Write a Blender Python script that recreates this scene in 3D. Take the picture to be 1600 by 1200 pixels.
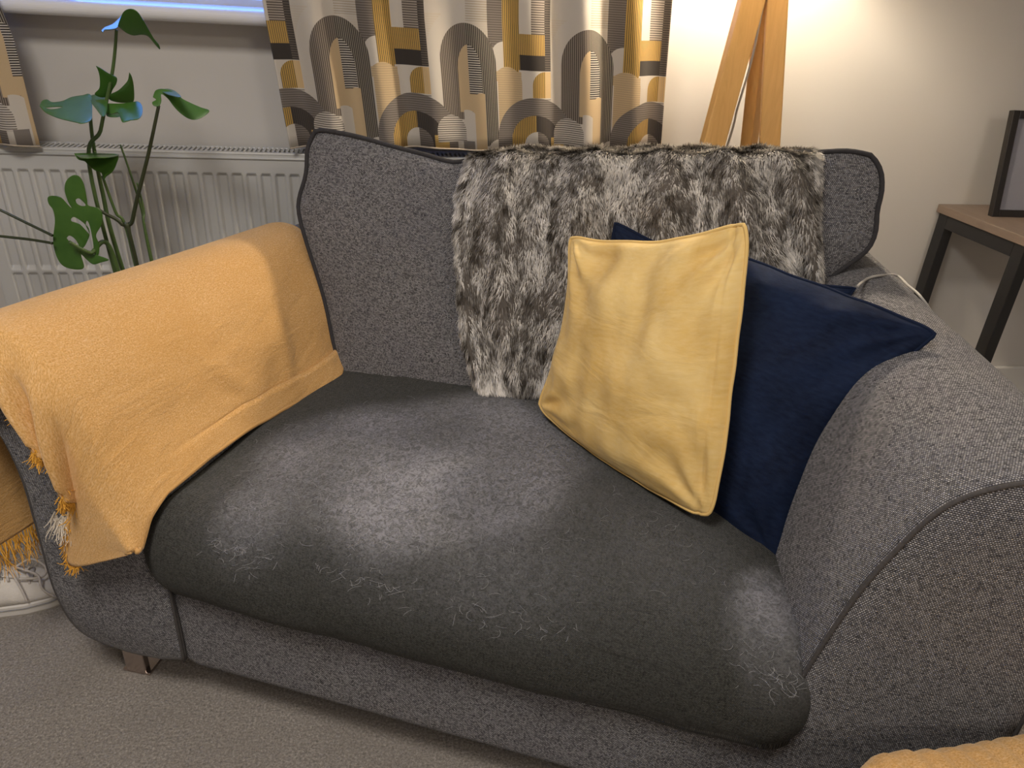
import bpy, math, random
import numpy as np
from mathutils import Vector, Matrix, noise
random.seed(7); rng = np.random.default_rng(7)
for o in list(bpy.data.objects): bpy.data.objects.remove(o)
SC = bpy.context.scene; COL = SC.collection

# ------------------------------------------------------------------ camera
F, HCAM = 1164.0, 1.25
_d = np.array([662. - 800, 2830. - 600, F]); _d /= np.linalg.norm(_d)
_up = -_d
_fw = np.array([0, 0, 1.]) - _up * _up[2]; _fw /= np.linalg.norm(_fw)
_rt = np.cross(_fw, _up); _rt = _rt if _rt[0] > 0 else -_rt
_y = math.radians(11)
MC = np.array([math.cos(_y) * _rt + math.sin(_y) * _fw, -math.sin(_y) * _rt + math.cos(_y) * _fw, _up])
CP = np.array([0, 0, HCAM])
cam_d = bpy.data.cameras.new('camera'); cam_d.lens = 36 * F / 1600; cam_d.sensor_width = 36; cam_d.clip_start = .05
cam = bpy.data.objects.new('camera', cam_d); COL.objects.link(cam); SC.camera = cam
cam.matrix_world = Matrix([[MC[i, 0], -MC[i, 1], -MC[i, 2], CP[i]] for i in range(3)] + [[0, 0, 0, 1]])

# ------------------------------------------------------------------ world, lights, exposure
W = bpy.data.worlds.new('dusk'); SC.world = W; W.use_nodes = True
W.node_tree.nodes['Background'].inputs[0].default_value = (.13, .29, 1, 1)
W.node_tree.nodes['Background'].inputs[1].default_value = 5
vs = SC.view_settings; vs.view_transform = 'Standard'; vs.look = 'None'; vs.gamma = 1; vs.use_curve_mapping = False
vs.exposure = 0.12
def light(name, kind, loc, power, color, size=.1, rot=(0, 0, 0), shape=None):
    l = bpy.data.lights.new(name, kind); l.energy = power; l.color = color
    if kind == 'AREA': l.size = size
    else: l.shadow_soft_size = size
    o = bpy.data.objects.new(name, l); COL.objects.link(o); o.location = loc; o.rotation_euler = rot
    return o
light('ceiling_light', 'AREA', (-.55, .15, 2.36), 30, (1, .93, .86), .55)
light('right_fill_light', 'AREA', (1.2, -1.4, 2.36), 27, (1, .89, .79), .6)  # added fill, no real fitting; lifts the ambient light on the right

# ------------------------------------------------------------------ frames of reference
def ray(px, py): return MC @ np.array([(px - 800) / F, (py - 600) / F, 1.])
def onz(px, py, z): r = ray(px, py); return CP + r * (z - HCAM) / r[2]
def ony(px, py, y): r = ray(px, py); return CP + r * y / r[1]
def onx(px, py, x): r = ray(px, py); return CP + r * x / r[0]
AS = math.radians(-20)
SU = np.array([math.cos(AS), math.sin(AS), 0]); SV = np.array([-math.sin(AS), math.cos(AS), 0]); SO = onz(293, 1041, .1) * [1, 1, 0]
def w(p): return SO + SU * p[0] + SV * p[1] + np.array([0, 0, p[2]])          # sofa coordinates to world
def sp(px, py, n, d):                                                          # where a sight line meets the sofa plane n.s = d
    r = ray(px, py); c = CP - SO
    rs = np.array([r @ SU, r @ SV, r[2]]); cs = np.array([c @ SU, c @ SV, c[2]])
    n = np.array(n, float); return cs + rs * (d - n @ cs) / (n @ rs)
def lean(px, py, off=0.): return sp(px, py, (0, 1, -.3), .55 - .3 * .47 + off)  # front plane of the back cushion

# ------------------------------------------------------------------ node helpers
class NT:
    def __init__(s, name):
        s.m = bpy.data.materials.new(name); s.m.use_nodes = True; s.t = s.m.node_tree; s.b = s.t.nodes['Principled BSDF']
        s.out = s.t.nodes['Material Output']
    def n(s, k, **kw):
        x = s.t.nodes.new(k)
        for a, v in kw.items(): setattr(x, a, v)
        return x
    def l(s, a, b): s.t.links.new(a, b)
    def v(s, sock, val):
        if hasattr(val, 'links') or isinstance(val, bpy.types.NodeSocket): s.l(val, sock)
        else:
            if hasattr(sock.default_value, '__len__') and len(sock.default_value) == 4 and len(val) == 3: val = (*val, 1)
            sock.default_value = val
    def M(s, op, a, b=None, c=None, clamp=False):
        x = s.n('ShaderNodeMath', operation=op, use_clamp=clamp); s.v(x.inputs[0], a)
        if b is not None: s.v(x.inputs[1], b)
        if c is not None: s.v(x.inputs[2], c)
        return x.outputs[0]
    def mix(s, f, a, b, bt='MIX'):
        x = s.n('ShaderNodeMix', data_type='RGBA', blend_type=bt); s.v(x.inputs[0], f); s.v(x.inputs[6], a); s.v(x.inputs[7], b); return x.outputs[2]
    def uv(s): return s.n('ShaderNodeTexCoord').outputs['UV']
    def obj(s): return s.n('ShaderNodeTexCoord').outputs['Object']
    def map(s, vec, sc=(1, 1, 1), rot=(0, 0, 0), loc=(0, 0, 0)):
        x = s.n('ShaderNodeMapping'); s.l(vec, x.inputs[0]); x.inputs['Scale'].default_value = sc; x.inputs['Rotation'].default_value = rot; x.inputs['Location'].default_value = loc
        return x.outputs[0]
    def noise(s, vec, sc, det=3, rough=.5, dist=0):
        x = s.n('ShaderNodeTexNoise'); s.l(vec, x.inputs['Vector']); x.inputs['Scale'].default_value = sc; x.inputs['Detail'].default_value = det
        x.inputs['Roughness'].default_value = rough; x.inputs['Distortion'].default_value = dist; return x.outputs[0]
    def ramp(s, f, pts):
        x = s.n('ShaderNodeValToRGB'); s.l(f, x.inputs[0]); e = x.color_ramp.elements
        while len(e) < len(pts): e.new(.5)
        for i, (p, c) in enumerate(pts): e[i].position = p; e[i].color = (*c, 1) if not isinstance(c, (int, float)) else (c, c, c, 1)
        return x.outputs[0]
    def mr(s, f, a, b, c=0, d=1):
        x = s.n('ShaderNodeMapRange'); s.v(x.inputs[0], f)
        for i, v in enumerate((a, b, c, d)): x.inputs[i + 1].default_value = v
        return x.outputs[0]
    def bump(s, h, st=.5, dist=.01, prev=None):
        x = s.n('ShaderNodeBump'); s.v(x.inputs['Strength'], st); x.inputs['Distance'].default_value = dist; s.l(h, x.inputs['Height'])
        if prev is not None: s.l(prev, x.inputs['Normal'])
        return x.outputs[0]
    def fin(s, col=None, rough=None, nrm=None, **kw):
        if col is not None: s.v(s.b.inputs['Base Color'], col)
        if rough is not None: s.v(s.b.inputs['Roughness'], rough)
        if nrm is not None: s.l(nrm, s.b.inputs['Normal'])
        for k, v in kw.items(): s.v(s.b.inputs[k.replace('_', ' ')], v)
        return s.m

def simple(name, col, rough=.5, var=.06, sc=30, bump=0, **kw):
    t = NT(name); o = t.obj(); nz = t.noise(o, sc, 4)
    c = t.mix(nz, tuple(x * (1 - var) for x in col), tuple(min(1, x * (1 + var)) for x in col))
    nb = t.bump(t.noise(o, sc * 6, 3), bump, .002) if bump else None
    return t.fin(c, rough, nb, **kw)

def tweed(name, dark, light, pitch=.0028, tint=(.1, .1, .14), amt=.5, hair=False):
    t = NT(name); uv = t.uv()
    jig = t.n('ShaderNodeVectorMath', operation='MULTIPLY_ADD')
    nz = t.n('ShaderNodeTexNoise'); t.l(uv, nz.inputs[0]); nz.inputs['Scale'].default_value = 9
    t.l(nz.outputs['Color'], jig.inputs[0]); jig.inputs[1].default_value = (.006, .006, 0); t.l(uv, jig.inputs[2])
    sx = t.n('ShaderNodeSeparateXYZ'); t.l(jig.outputs[0], sx.inputs[0])
    x = t.M('DIVIDE', sx.outputs[0], pitch); y = t.M('DIVIDE', sx.outputs[1], pitch * .8)
    iy = t.M('FLOOR', y); x2 = t.M('ADD', x, t.M('MULTIPLY', t.M('MODULO', iy, 2), .5)); ix = t.M('FLOOR', x2)
    cb = t.n('ShaderNodeCombineXYZ'); t.l(ix, cb.inputs[0]); t.l(iy, cb.inputs[1])
    wn = t.n('ShaderNodeTexWhiteNoise', noise_dimensions='2D'); t.l(cb.outputs[0], wn.inputs['Vector'])
    fx = t.M('PINGPONG', x2, .5); fy = t.M('PINGPONG', y, .5)
    fx = t.M('SUBTRACT', t.M('FRACT', x2), .5); fy = t.M('SUBTRACT', t.M('FRACT', y), .5)
    rr = t.M('ADD', t.M('MULTIPLY', t.M('MULTIPLY', fx, fx), 3.2), t.M('MULTIPLY', t.M('MULTIPLY', fy, fy), 4.))
    h = t.M('SUBTRACT', 1, rr, clamp=True)
    streak = t.noise(t.map(uv, (60, 420, 1)), 1, 2); streak2 = t.noise(t.map(uv, (420, 60, 1)), 1, 2)
    k = t.M('ADD', t.M('MULTIPLY', wn.outputs[0], amt), t.M('MULTIPLY', t.M('ADD', streak, streak2), .62))
    k = t.M('MULTIPLY', t.M('SUBTRACT', k, .42), t.M('MULTIPLY', h, 1.5), clamp=True)
    c = t.mix(k, dark, light)
    c = t.mix(t.mr(t.noise(uv, 5, 3), .35, .7, 0, .35), c, t.mix(.5, c, tint))
    nb = t.bump(t.M('MULTIPLY', h, t.M('ADD', .5, wn.outputs[0])), .8, .0016)
    if hair:                                                                   # pet hair lying in matted patches
        ax = t.n('ShaderNodeAttribute', attribute_name='hairy')
        wis = t.noise(uv, 95, 5, .65, 1.8); wis2 = t.noise(t.map(uv, (1, 2.2, 1)), 300, 3, .6, .6)
        m = t.M('MULTIPLY', ax.outputs['Fac'], t.M('ADD', t.mr(wis, .40, .62, .25, 1.), t.mr(wis2, .4, .7, 0, .45)), clamp=True)
        c = t.mix(t.M('MULTIPLY', m, .85), c, (.36, .36, .39))
    return t.fin(c, .95, nb, Sheen_Weight=.08, Sheen_Roughness=.5, Specular_IOR_Level=.12)

MAT = {}
MAT['sofa'] = tweed('sofa_tweed', (.014, .0142, .017), (.575, .56, .56), .0032)
MAT['seat'] = tweed('seat_tweed', (.008, .0082, .007), (.17, .17, .15), .0026, (.02, .022, .018), .35, True)
MAT['seam'] = simple('sofa_seam', (.07, .064, .062), .9, .5, 260, .6)
MAT['piping'] = simple('sofa_piping', (.035, .033, .036), .9, .4, 200, .6)
def velvet(name, col, dark, edge, sc=9, bstr=.25, bd=.006):
    t = NT(name); uv = t.uv()
    n1 = t.noise(uv, sc, 4, .6, .6); n2 = t.noise(t.map(uv, (1, 3, 1)), 60, 4)
    c = t.mix(t.mr(n1, .35, .68), dark, col); c = t.mix(t.mr(n2, .3, .7, 0, .14), c, edge)
    wr = t.noise(t.map(uv, (1, 2.6, 1), (0, 0, .9)), 7, 4, .5, 1.2)
    nb = t.bump(wr, bstr, bd); nb = t.bump(t.noise(uv, 500, 2), .12, .001, nb)
    return t.fin(c, .85, nb, Sheen_Weight=.35, Sheen_Roughness=.35, Sheen_Tint=(*edge, 1), Specular_IOR_Level=.15)
MAT['yellow'] = velvet('yellow_velvet', (.85, .62, .25), (.70, .45, .13), (.92, .80, .55), 7, .45, .008)
MAT['navy'] = velvet('navy_velvet', (.007, .014, .04), (.004, .007, .02), (.035, .065, .15), 8, .35)
def wool():
    t = NT('mustard_wool'); uv = t.uv()
    n1 = t.noise(uv, 420, 3, .7); n2 = t.noise(t.map(uv, (1, 2.4, 1), (0, 0, .5)), 160, 4, .6, .8); n3 = t.noise(uv, 6, 3)
    c = t.mix(t.mr(n1, .3, .7), (.46, .235, .055), (.80, .50, .22)); c = t.mix(t.mr(n2, .5, .75, 0, .5), c, (.90, .67, .42))
    c = t.mix(t.mr(n3, .4, .65, 0, .25), c, (.54, .28, .07))
    wv = t.n('ShaderNodeTexWave', wave_type='BANDS'); t.l(uv, wv.inputs[0]); wv.inputs['Scale'].default_value = 230; wv.inputs['Distortion'].default_value = 2
    nb = t.bump(wv.outputs[1], .2, .001); nb = t.bump(n2, .55, .002, nb)
    cr = t.noise(t.map(uv, (1, 2.0, 1), (0, 0, -.4)), 9, 3, .5, 1.5); nb = t.bump(cr, .4, .010, nb)
    return t.fin(c, .95, nb, Sheen_Weight=.5, Sheen_Roughness=.4, Sheen_Tint=(1, .8, .55, 1), Specular_IOR_Level=.1)
MAT['wool'] = wool()
MAT['fringe'] = simple('mustard_fringe', (.66, .33, .04), .9, .35, 90)
MAT['pale_fringe'] = simple('pale_thread', (.62, .55, .45), .9, .2, 90)
def furmat():
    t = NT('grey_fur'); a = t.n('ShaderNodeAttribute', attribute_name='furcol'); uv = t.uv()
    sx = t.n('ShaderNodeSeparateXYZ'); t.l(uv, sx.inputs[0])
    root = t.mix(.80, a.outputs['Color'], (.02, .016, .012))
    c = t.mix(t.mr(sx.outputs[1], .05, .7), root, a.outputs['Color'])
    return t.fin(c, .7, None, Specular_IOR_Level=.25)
MAT['fur'] = furmat()
def furbase():
    t = NT('fur_backing'); return t.fin(t.mix(t.noise(t.obj(), 25, 4), (.05, .042, .035), (.16, .14, .12)), .95)
MAT['furbase'] = furbase()
def carpet():
    t = NT('carpet'); o = t.obj()
    n1 = t.noise(o, 210, 4, .8); n2 = t.noise(o, 7, 4, .6); n3 = t.noise(o, 90, 4, .7)
    c = t.ramp(n1, [(.3, (.10, .088, .075)), (.52, (.36, .32, .28)), (.7, (.72, .66, .6))])
    c = t.mix(t.mr(n2, .35, .65, 0, .3), c, (.22, .19, .16)); c = t.mix(t.mr(n3, .4, .7, 0, .3), c, (.45, .41, .37))
    nb = t.bump(n1, .9, .006); nb = t.bump(n3, .6, .012, nb)
    return t.fin(c, .98, nb, Sheen_Weight=.2, Specular_IOR_Level=.1)
MAT['carpet'] = carpet()
def wallmat():
    t = NT('wall_paint'); o = t.obj(); n1 = t.noise(o, 160, 3); n2 = t.noise(o, 2.5, 3)
    return t.fin(t.mix(n2, (.60, .575, .535), (.64, .615, .575)), .75, t.bump(n1, .12, .001))
MAT['wall'] = wallmat()
MAT['white'] = simple('white_gloss', (.72, .71, .68), .35, .02, 3, .02)
MAT['sill'] = simple('sill_gloss', (.78, .78, .79), .18, .02, 3)
MAT['radiator'] = simple('radiator_enamel', (.55, .55, .53), .35, .03, 4, .02)
MAT['grille_shade'] = simple('grille_shade_paint', (.10, .095, .085), .8, .2, 20)  # dark colour standing in for the shade behind the grille slats
MAT['black'] = simple('black_metal', (.012, .012, .013), .5, .2, 60, .05)
MAT['blackwood'] = simple('black_frame_lacquer', (.014, .012, .011), .35, .2, 60, .05)
MAT['print'] = simple('pale_print', (.25, .25, .29), .12, .05, 3)
MAT['chrome'] = simple('brushed_steel', (.55, .47, .43), .25, .05, 40, Metallic=1.0)
MAT['cable'] = simple('grey_cable', (.42, .40, .37), .5, .1, 20)
MAT['canvas'] = simple('white_canvas', (.66, .62, .56), .85, .12, 60, .4)
MAT['rubber'] = simple('white_rubber', (.68, .65, .60), .5, .05, 20)
MAT['lace'] = simple('cotton_lace', (.60, .55, .50), .9, .15, 150, .4)
MAT['fluff'] = simple('grey_lining', (.30, .30, .31), .95, .4, 60, .6)
MAT['soil'] = simple('potting_soil', (.03, .022, .015), .95, .5, 90, .8)
MAT['pot'] = simple('white_ceramic', (.6, .6, .58), .3, .03, 6)
def wood(name, a, b, sc=(1, 1, .08), rough=.5):
    t = NT(name); o = t.obj(); n = t.noise(t.map(o, sc), 70, 5, .6, 1.5); n2 = t.noise(t.map(o, sc), 9, 3, .5, .5)
    c = t.mix(n, a, b); c = t.mix(t.mr(n2, .35, .7, 0, .35), c, a)
    return t.fin(c, rough, t.bump(n, .1, .001))
MAT['pine'] = wood('honey_pine', (.58, .31, .085), (.82, .52, .20))
MAT['greywood'] = wood('table_laminate', (.13, .095, .073), (.22, .17, .135), (1, .1, 1))
def leafmat():
    t = NT('leaf_green'); uv = t.uv(); n = t.noise(uv, 25, 4)
    c = t.mix(n, (.03, .10, .012), (.08, .19, .03))
    return t.fin(c, .34, t.bump(t.noise(uv, 60, 3), .15, .002), Specular_IOR_Level=.6, Subsurface_Weight=.0)
MAT['leaf'] = leafmat()
MAT['stem'] = simple('stem_green', (.07, .12, .035), .4, .3, 30)
MAT['darkstem'] = simple('dark_stem', (.035, .045, .02), .4, .3, 30)
def shademat():
    t = NT('shade_linen'); b = t.b; t.fin((.75, .68, .55), .9); return t.m
MAT['shade'] = shademat()
t = NT('bulb_glow'); t.fin((1, .9, .7), .5, Emission_Color=(1, .85, .66, 1), Emission_Strength=760.); MAT['bulb'] = t.m
t = NT('window_glass'); t.fin((.9, .95, 1), .02, Transmission_Weight=1.0, IOR=1.02); MAT['glass'] = t.m

def curtain_mat():
    t = NT('arch_print_fabric'); uv = t.uv(); s = t.n('ShaderNodeSeparateXYZ'); t.l(uv, s.inputs[0])
    Xr = t.M('DIVIDE', s.outputs[0], .00163); T = 213.
    X = t.M('MODULO', t.M('ADD', Xr, T * 4), T); Y = t.M('SUBTRACT', t.M('MODULO', t.M('ADD', t.M('DIVIDE', s.outputs[1], .00150), 1560.), 300.), 60.)
    def lt(a, b): return t.M('LESS_THAN', a, b)
    def gt(a, b): return t.M('GREATER_THAN', a, b)
    def AND(*a):
        r = a[0]
        for q in a[1:]: r = t.M('MULTIPLY', r, q)
        return r
    def rng_(S, a, b): return t.M('COMPARE', S, (a + b) / 2, (b - a) / 2)
    cream, tan, gold, ink, brown, grey = (.56, .52, .46), (.52, .39, .23), (.50, .31, .075), (.028, .024, .022), (.105, .088, .075), (.19, .17, .155)
    SX = gt(t.M('FRACT', t.M('DIVIDE', Xr, 3.1)), .42); SY = gt(t.M('FRACT', t.M('DIVIDE', Y, 3.6)), .42)
    st = {}
    def pal(a, b, d):
        k = (a, b, d)
        if k not in st: st[k] = t.mix(SX if d == 'v' else SY, b, a)
        return st[k]
    col = [t.mix(t.M('MULTIPLY', SY, .25), cream, tan)]
    def paint(m, c): col[0] = t.mix(m, col[0], c)
    def rect(x0, y0, x1, y1, c): paint(AND(rng_(X, x0, x1), rng_(Y, y0, y1)), c)
    def arch(cx, hw, top, bot, c, xa=None, xb=None, ry=None):
        ry = ry or hw
        ex = t.M('DIVIDE', t.M('SUBTRACT', X, cx), hw); ey = t.M('DIVIDE', t.M('MINIMUM', t.M('SUBTRACT', Y, top + ry), 0.), ry)
        m = AND(lt(t.M('ADD', t.M('MULTIPLY', ex, ex), t.M('MULTIPLY', ey, ey)), 1.), lt(Y, bot))
        if xa is not None: m = AND(m, rng_(X, xa, xb))
        paint(m, c)
    # tile coordinate = photograph-scale units with the tile's left edge at the cream arch
    rect(0, -200, 213, 0, cream)
    rect(68, -60, 112, 10, pal((.40, .35, .28), cream, 'h'))
    rect(104, -60, 132, 60, pal(brown, grey, 'h'))
    arch(132, 24, 38, 84, cream, 108, 132)
    rect(130, -90, 158, 88, pal(gold, (.10, .075, .03), 'v'))
    rect(158, -60, 180, 25, cream); rect(178, -60, 204, 25, pal(brown, (.4, .35, .3), 'h'))
    rect(156, 25, 205, 57, pal(gold, (.16, .11, .05), 'v')); rect(158, 57, 202, 81, ink); rect(202, -60, 213, 81, pal(brown, ink, 'h'))
    rect(156, 81, 213, 150, cream); arch(202, 23, 82, 124, pal(gold, (.14, .10, .04), 'v'), 179, 202); rect(202, 82, 213, 124, pal((.62, .43, .2), tan, 'v'))
    rect(0, 125, 30, 200, pal(cream, grey, 'h')); rect(180, 124, 213, 160, pal(cream, grey, 'h'))
    rect(110, 84, 160, 230, pal(tan, (.40, .31, .19), 'h')); arch(136, 25, 77, 200, pal(tan, (.40, .31, .19), 'h'))
    # tall cream arch and tall dark arch
    arch(66, 66, -10, 160, cream, 0, 66, 70); rect(22, 100, 118, 215, cream)
    arch(66, 46, 13, 164, pal((.075, .062, .052), (.27, .23, .19), 'v'), 20, 66, 60)
    arch(66, 50, 13, 207, pal(ink, (.30, .27, .22), 'v'), 66, 116, 62)
    arch(70, 20, 45, 152, tan, 50, 68, 40); arch(68, 22, 45, 122, pal(ink, cream, 'h'), 68, 90, 44)
    rect(50, 122, 92, 150, tan); arch(88, 16, 120, 210, tan, 72, 94); arch(62, 18, 148, 230, cream, 56, 76); rect(75, 145, 94, 225, tan)
    arch(118, 22, 195, 235, cream, 96, 118)
    # low round arches
    for o in (0, -213):
        arch(185 + o, 70, 124, 240, pal(grey, brown, 'h')); arch(185 + o, 44, 153, 240, pal(gold, (.12, .09, .04), 'v'), 140 + o, 185 + o)
        arch(185 + o, 46, 153, 240, pal(ink, (.06, .05, .045), 'v'), 185 + o, 232 + o); arch(187 + o, 23, 180, 240, cream, 163 + o, 187 + o); arch(185 + o, 25, 180, 240, pal(brown, grey, 'h'), 187 + o, 212 + o)
    rect(0, 190, 26, 240, pal(gold, (.5, .36, .14), 'h'))
    arch(32, 26, 157, 202, pal(cream, brown, 'h')); rect(52, 200, 72, 240, grey)
    n = t.noise(uv, 900, 2)
    c = t.mix(t.mr(n, .3, .7, 0, .18), col[0], (.2, .17, .14))
    return t.fin(c, .85, t.bump(n, .2, .001), Sheen_Weight=.1, Specular_IOR_Level=.2)
MAT['curtain'] = curtain_mat()

# ------------------------------------------------------------------ mesh helpers
def link(name, me, mat, parent=None):
    o = bpy.data.objects.new(name, me); COL.objects.link(o)
    if mat: me.materials.append(mat)
    if parent: o.parent = parent
    return o
def rel(parent, P):
    if parent is None: return P
    R = np.array(parent.matrix_world.inverted()) if parent.rotation_euler.z == 0 and False else np.array(pm(parent).inverted())
    P = np.asarray(P, float).reshape(-1, 3); return P @ R[:3, :3].T + R[:3, 3]
def pm(o):
    m = Matrix.Translation(o.location) @ o.rotation_euler.to_matrix().to_4x4()
    return pm(o.parent) @ m if o.parent else m
def mesh(name, P, faces, mat, parent=None, uv=None, smooth=True):
    P = rel(parent, P); me = bpy.data.meshes.new(name)
    me.from_pydata([tuple(p) for p in P], [], faces)
    if uv is not None:
        L = me.uv_layers.new(name='UVMap'); vi = np.zeros(len(me.loops), int); me.loops.foreach_get('vertex_index', vi)
        L.data.foreach_set('uv', np.asarray(uv, float)[vi].ravel())
    if smooth: me.polygons.foreach_set('use_smooth', [True] * len(me.polygons))
    me.validate(); me.update(); return link(name, me, mat, parent)
def grid_faces(a, b, off=0, wrap=False, flip=False):
    f = []
    for i in range(a - 1):
        for j in range(b if wrap else b - 1):
            q = (off + i * b + j, off + i * b + (j + 1) % b, off + (i + 1) * b + (j + 1) % b, off + (i + 1) * b + j)
            f.append(q[::-1] if flip else q)
    return f
def solid(o, th, off=-1):
    m = o.modifiers.new('solid', 'SOLIDIFY'); m.thickness = th; m.offset = off; return o
def sub(o, l=1):
    m = o.modifiers.new('sub', 'SUBSURF'); m.levels = m.render_levels = l; return o
def bevel(o, wd=.003, seg=2):
    m = o.modifiers.new('bev', 'BEVEL'); m.width = wd; m.segments = seg; m.limit_method = 'ANGLE'; return o
def empty(name, loc, rz=0, parent=None):
    o = bpy.data.objects.new(name, None); COL.objects.link(o); o.location = tuple(loc); o.rotation_euler = (0, 0, rz); o.empty_display_size = .1
    if parent: o.parent = parent
    return o
def tag(o, label, cat, group=None, kind=None):
    o['label'] = label; o['category'] = cat
    if group: o['group'] = group
    if kind: o['kind'] = kind
    return o
def struct(o, label=None, cat=None):
    o['kind'] = 'structure'
    if label: o['label'] = label
    if cat: o['category'] = cat
    return o
def box(name, a, b, mat, parent=None, bv=.002, M=None):
    a, b = np.minimum(a, b), np.maximum(a, b)
    P = np.array([(x, y, z) for z in (a[2], b[2]) for y in (a[1], b[1]) for x in (a[0], b[0])], float)
    if M is not None: P = np.array([M(p) for p in P])
    f = [(0, 2, 3, 1), (4, 5, 7, 6), (0, 1, 5, 4), (2, 6, 7, 3), (0, 4, 6, 2), (1, 3, 7, 5)]
    o = mesh(name, P, f, mat, parent, smooth=False)
    return bevel(o, bv) if bv else o
def catmull(pts, n):
    pts = np.array(pts, float); k = len(pts); out = []
    for i in range(n):
        s = i / (n - 1) * (k - 1); j = min(int(s), k - 2); u = s - j
        p0, p1, p2, p3 = pts[max(j - 1, 0)], pts[j], pts[j + 1], pts[min(j + 2, k - 1)]
        out.append(.5 * ((2 * p1) + (-p0 + p2) * u + (2 * p0 - 5 * p1 + 4 * p2 - p3) * u * u + (-p0 + 3 * p1 - 3 * p2 + p3) * u ** 3))
    return np.array(out)
def arclen(P):
    P = np.asarray(P); return np.concatenate([[0], np.cumsum(np.linalg.norm(np.diff(P, axis=0), axis=1))])
def resample(P, n):
    P = np.asarray(P, float); L = arclen(P); s = np.linspace(0, L[-1], n); return np.stack([np.interp(s, L, P[:, k]) for k in range(P.shape[1])], 1)
def tube_data(pts, r, seg=8, closed=False, flat=None):
    pts = np.asarray(pts, float); n = len(pts); r = np.ones(n) * r if np.isscalar(r) else np.asarray(r)
    if closed: T = np.roll(pts, -1, 0) - np.roll(pts, 1, 0)
    else: T = np.gradient(pts, axis=0)
    T /= np.linalg.norm(T, axis=1)[:, None] + 1e-9
    ref = np.array([0, 0, 1.]) if abs(T[0][2]) < .9 else np.array([1., 0, 0]); V = []
    nn = ref - T[0] * (ref @ T[0]); nn /= np.linalg.norm(nn)
    for i in range(n):
        nn = nn - T[i] * (nn @ T[i]); nn /= np.linalg.norm(nn) + 1e-9; bb = np.cross(T[i], nn)
        for k in range(seg):
            a = 2 * math.pi * k / seg; V.append(pts[i] + r[i] * (math.cos(a) * nn + math.sin(a) * bb * (flat or 1)))
    f = grid_faces(n, seg, 0, True)
    if closed: f += [((n - 1) * seg + j, (n - 1) * seg + (j + 1) % seg, (j + 1) % seg, j) for j in range(seg)]
    else: f += [tuple(range(seg))[::-1], tuple((n - 1) * seg + k for k in range(seg))]
    return np.array(V), f
def tube(name, pts, r, mat, parent=None, seg=8, closed=False, flat=None):
    V, f = tube_data(pts, r, seg, closed, flat); return mesh(name, V, f, mat, parent)
def lathe(name, prof, c, mat, parent=None, seg=48):
    V = []
    for r, z in prof:
        for k in range(seg): a = 2 * math.pi * k / seg; V.append((c[0] + r * math.cos(a), c[1] + r * math.sin(a), c[2] + z))
    return mesh(name, V, grid_faces(len(prof), seg, 0, True), mat, parent)
def sheet(name, G, mat, parent=None, uv=None, th=0, off=-1):
    a, b = G.shape[:2]
    if uv is None:
        U = np.cumsum(np.concatenate([np.zeros((1, b)), np.linalg.norm(np.diff(G, axis=0), axis=2)]), 0).mean(1)
        V = np.cumsum(np.concatenate([np.zeros((a, 1)), np.linalg.norm(np.diff(G, axis=1), axis=2)], 1), 1).mean(0)
        uv = np.stack(np.meshgrid(U, V, indexing='ij'), -1)
    o = mesh(name, G.reshape(-1, 3), grid_faces(a, b), mat, parent, uv.reshape(-1, 2))
    if th: solid(o, th, off)
    return o
def nz(x, y, z=0., s=1.): return noise.noise(Vector((x * s, y * s, z * s)))
def join_tris(name, V, Fc, mat, parent, uv=None, col=None):
    o = mesh(name, V, Fc, mat, parent, uv, False)
    if col is not None:
        a = o.data.color_attributes.new('furcol', 'FLOAT_COLOR', 'POINT'); a.data.foreach_set('color', np.asarray(col, np.float32).ravel())
    o['kind'] = 'stuff'; return o

# ------------------------------------------------------------------ room shell
YW = 2.17
struct(box('floor', (-2.6, -2.6, -.1), (3.4, YW + .02, 0), MAT['carpet'], bv=0), 'short pile grey beige carpet under the sofa', 'carpet')
wx0, wx1, wz0, wz1 = -.84, .72, 1.15, 2.1
def wall_with_hole():
    x0, x1, z0, z1, y0, y1 = -2.6, 3.4, 0, 2.4, YW, YW + .3
    xs, zs = [x0, wx0, wx1, x1], [z0, wz0, wz1, z1]; V, Fc = [], []
    for i in range(3):
        for j in range(3):
            if i == 1 and j == 1: continue
            k = len(V); V += [(xs[i], y0, zs[j]), (xs[i + 1], y0, zs[j]), (xs[i + 1], y0, zs[j + 1]), (xs[i], y0, zs[j + 1])]; Fc.append((k, k + 1, k + 2, k + 3))
            k = len(V); V += [(xs[i], y1, zs[j]), (xs[i + 1], y1, zs[j]), (xs[i + 1], y1, zs[j + 1]), (xs[i], y1, zs[j + 1])]; Fc.append((k + 3, k + 2, k + 1, k))
    for a, b in (((wx0, wz0), (wx1, wz0)), ((wx1, wz0), (wx1, wz1)), ((wx1, wz1), (wx0, wz1)), ((wx0, wz1), (wx0, wz0))):
        k = len(V); V += [(a[0], y0, a[1]), (b[0], y0, b[1]), (b[0], y1, b[1]), (a[0], y1, a[1])]; Fc.append((k, k + 3, k + 2, k + 1))
    return mesh('wall_back', V, Fc, MAT['wall'], smooth=False)
struct(wall_with_hole())
struct(box('wall_left', (-2.7, -2.6, 0), (-2.6, YW + .3, 2.4), MAT['wall'], bv=0))
struct(box('wall_right', (3.4, -2.6, 0), (3.5, YW + .3, 2.4), MAT['wall'], bv=0))
struct(box('wall_front', (-2.7, -2.7, 0), (3.5, -2.6, 2.4), MAT['wall'], bv=0))
struct(box('ceiling', (-2.7, -2.7, 2.4), (3.5, YW + .3, 2.5), MAT['white'], bv=0))
struct(box('baseboard_back', (-2.6, YW - .018, 0), (3.4, YW, .12), MAT['white'], bv=.005))
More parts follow.
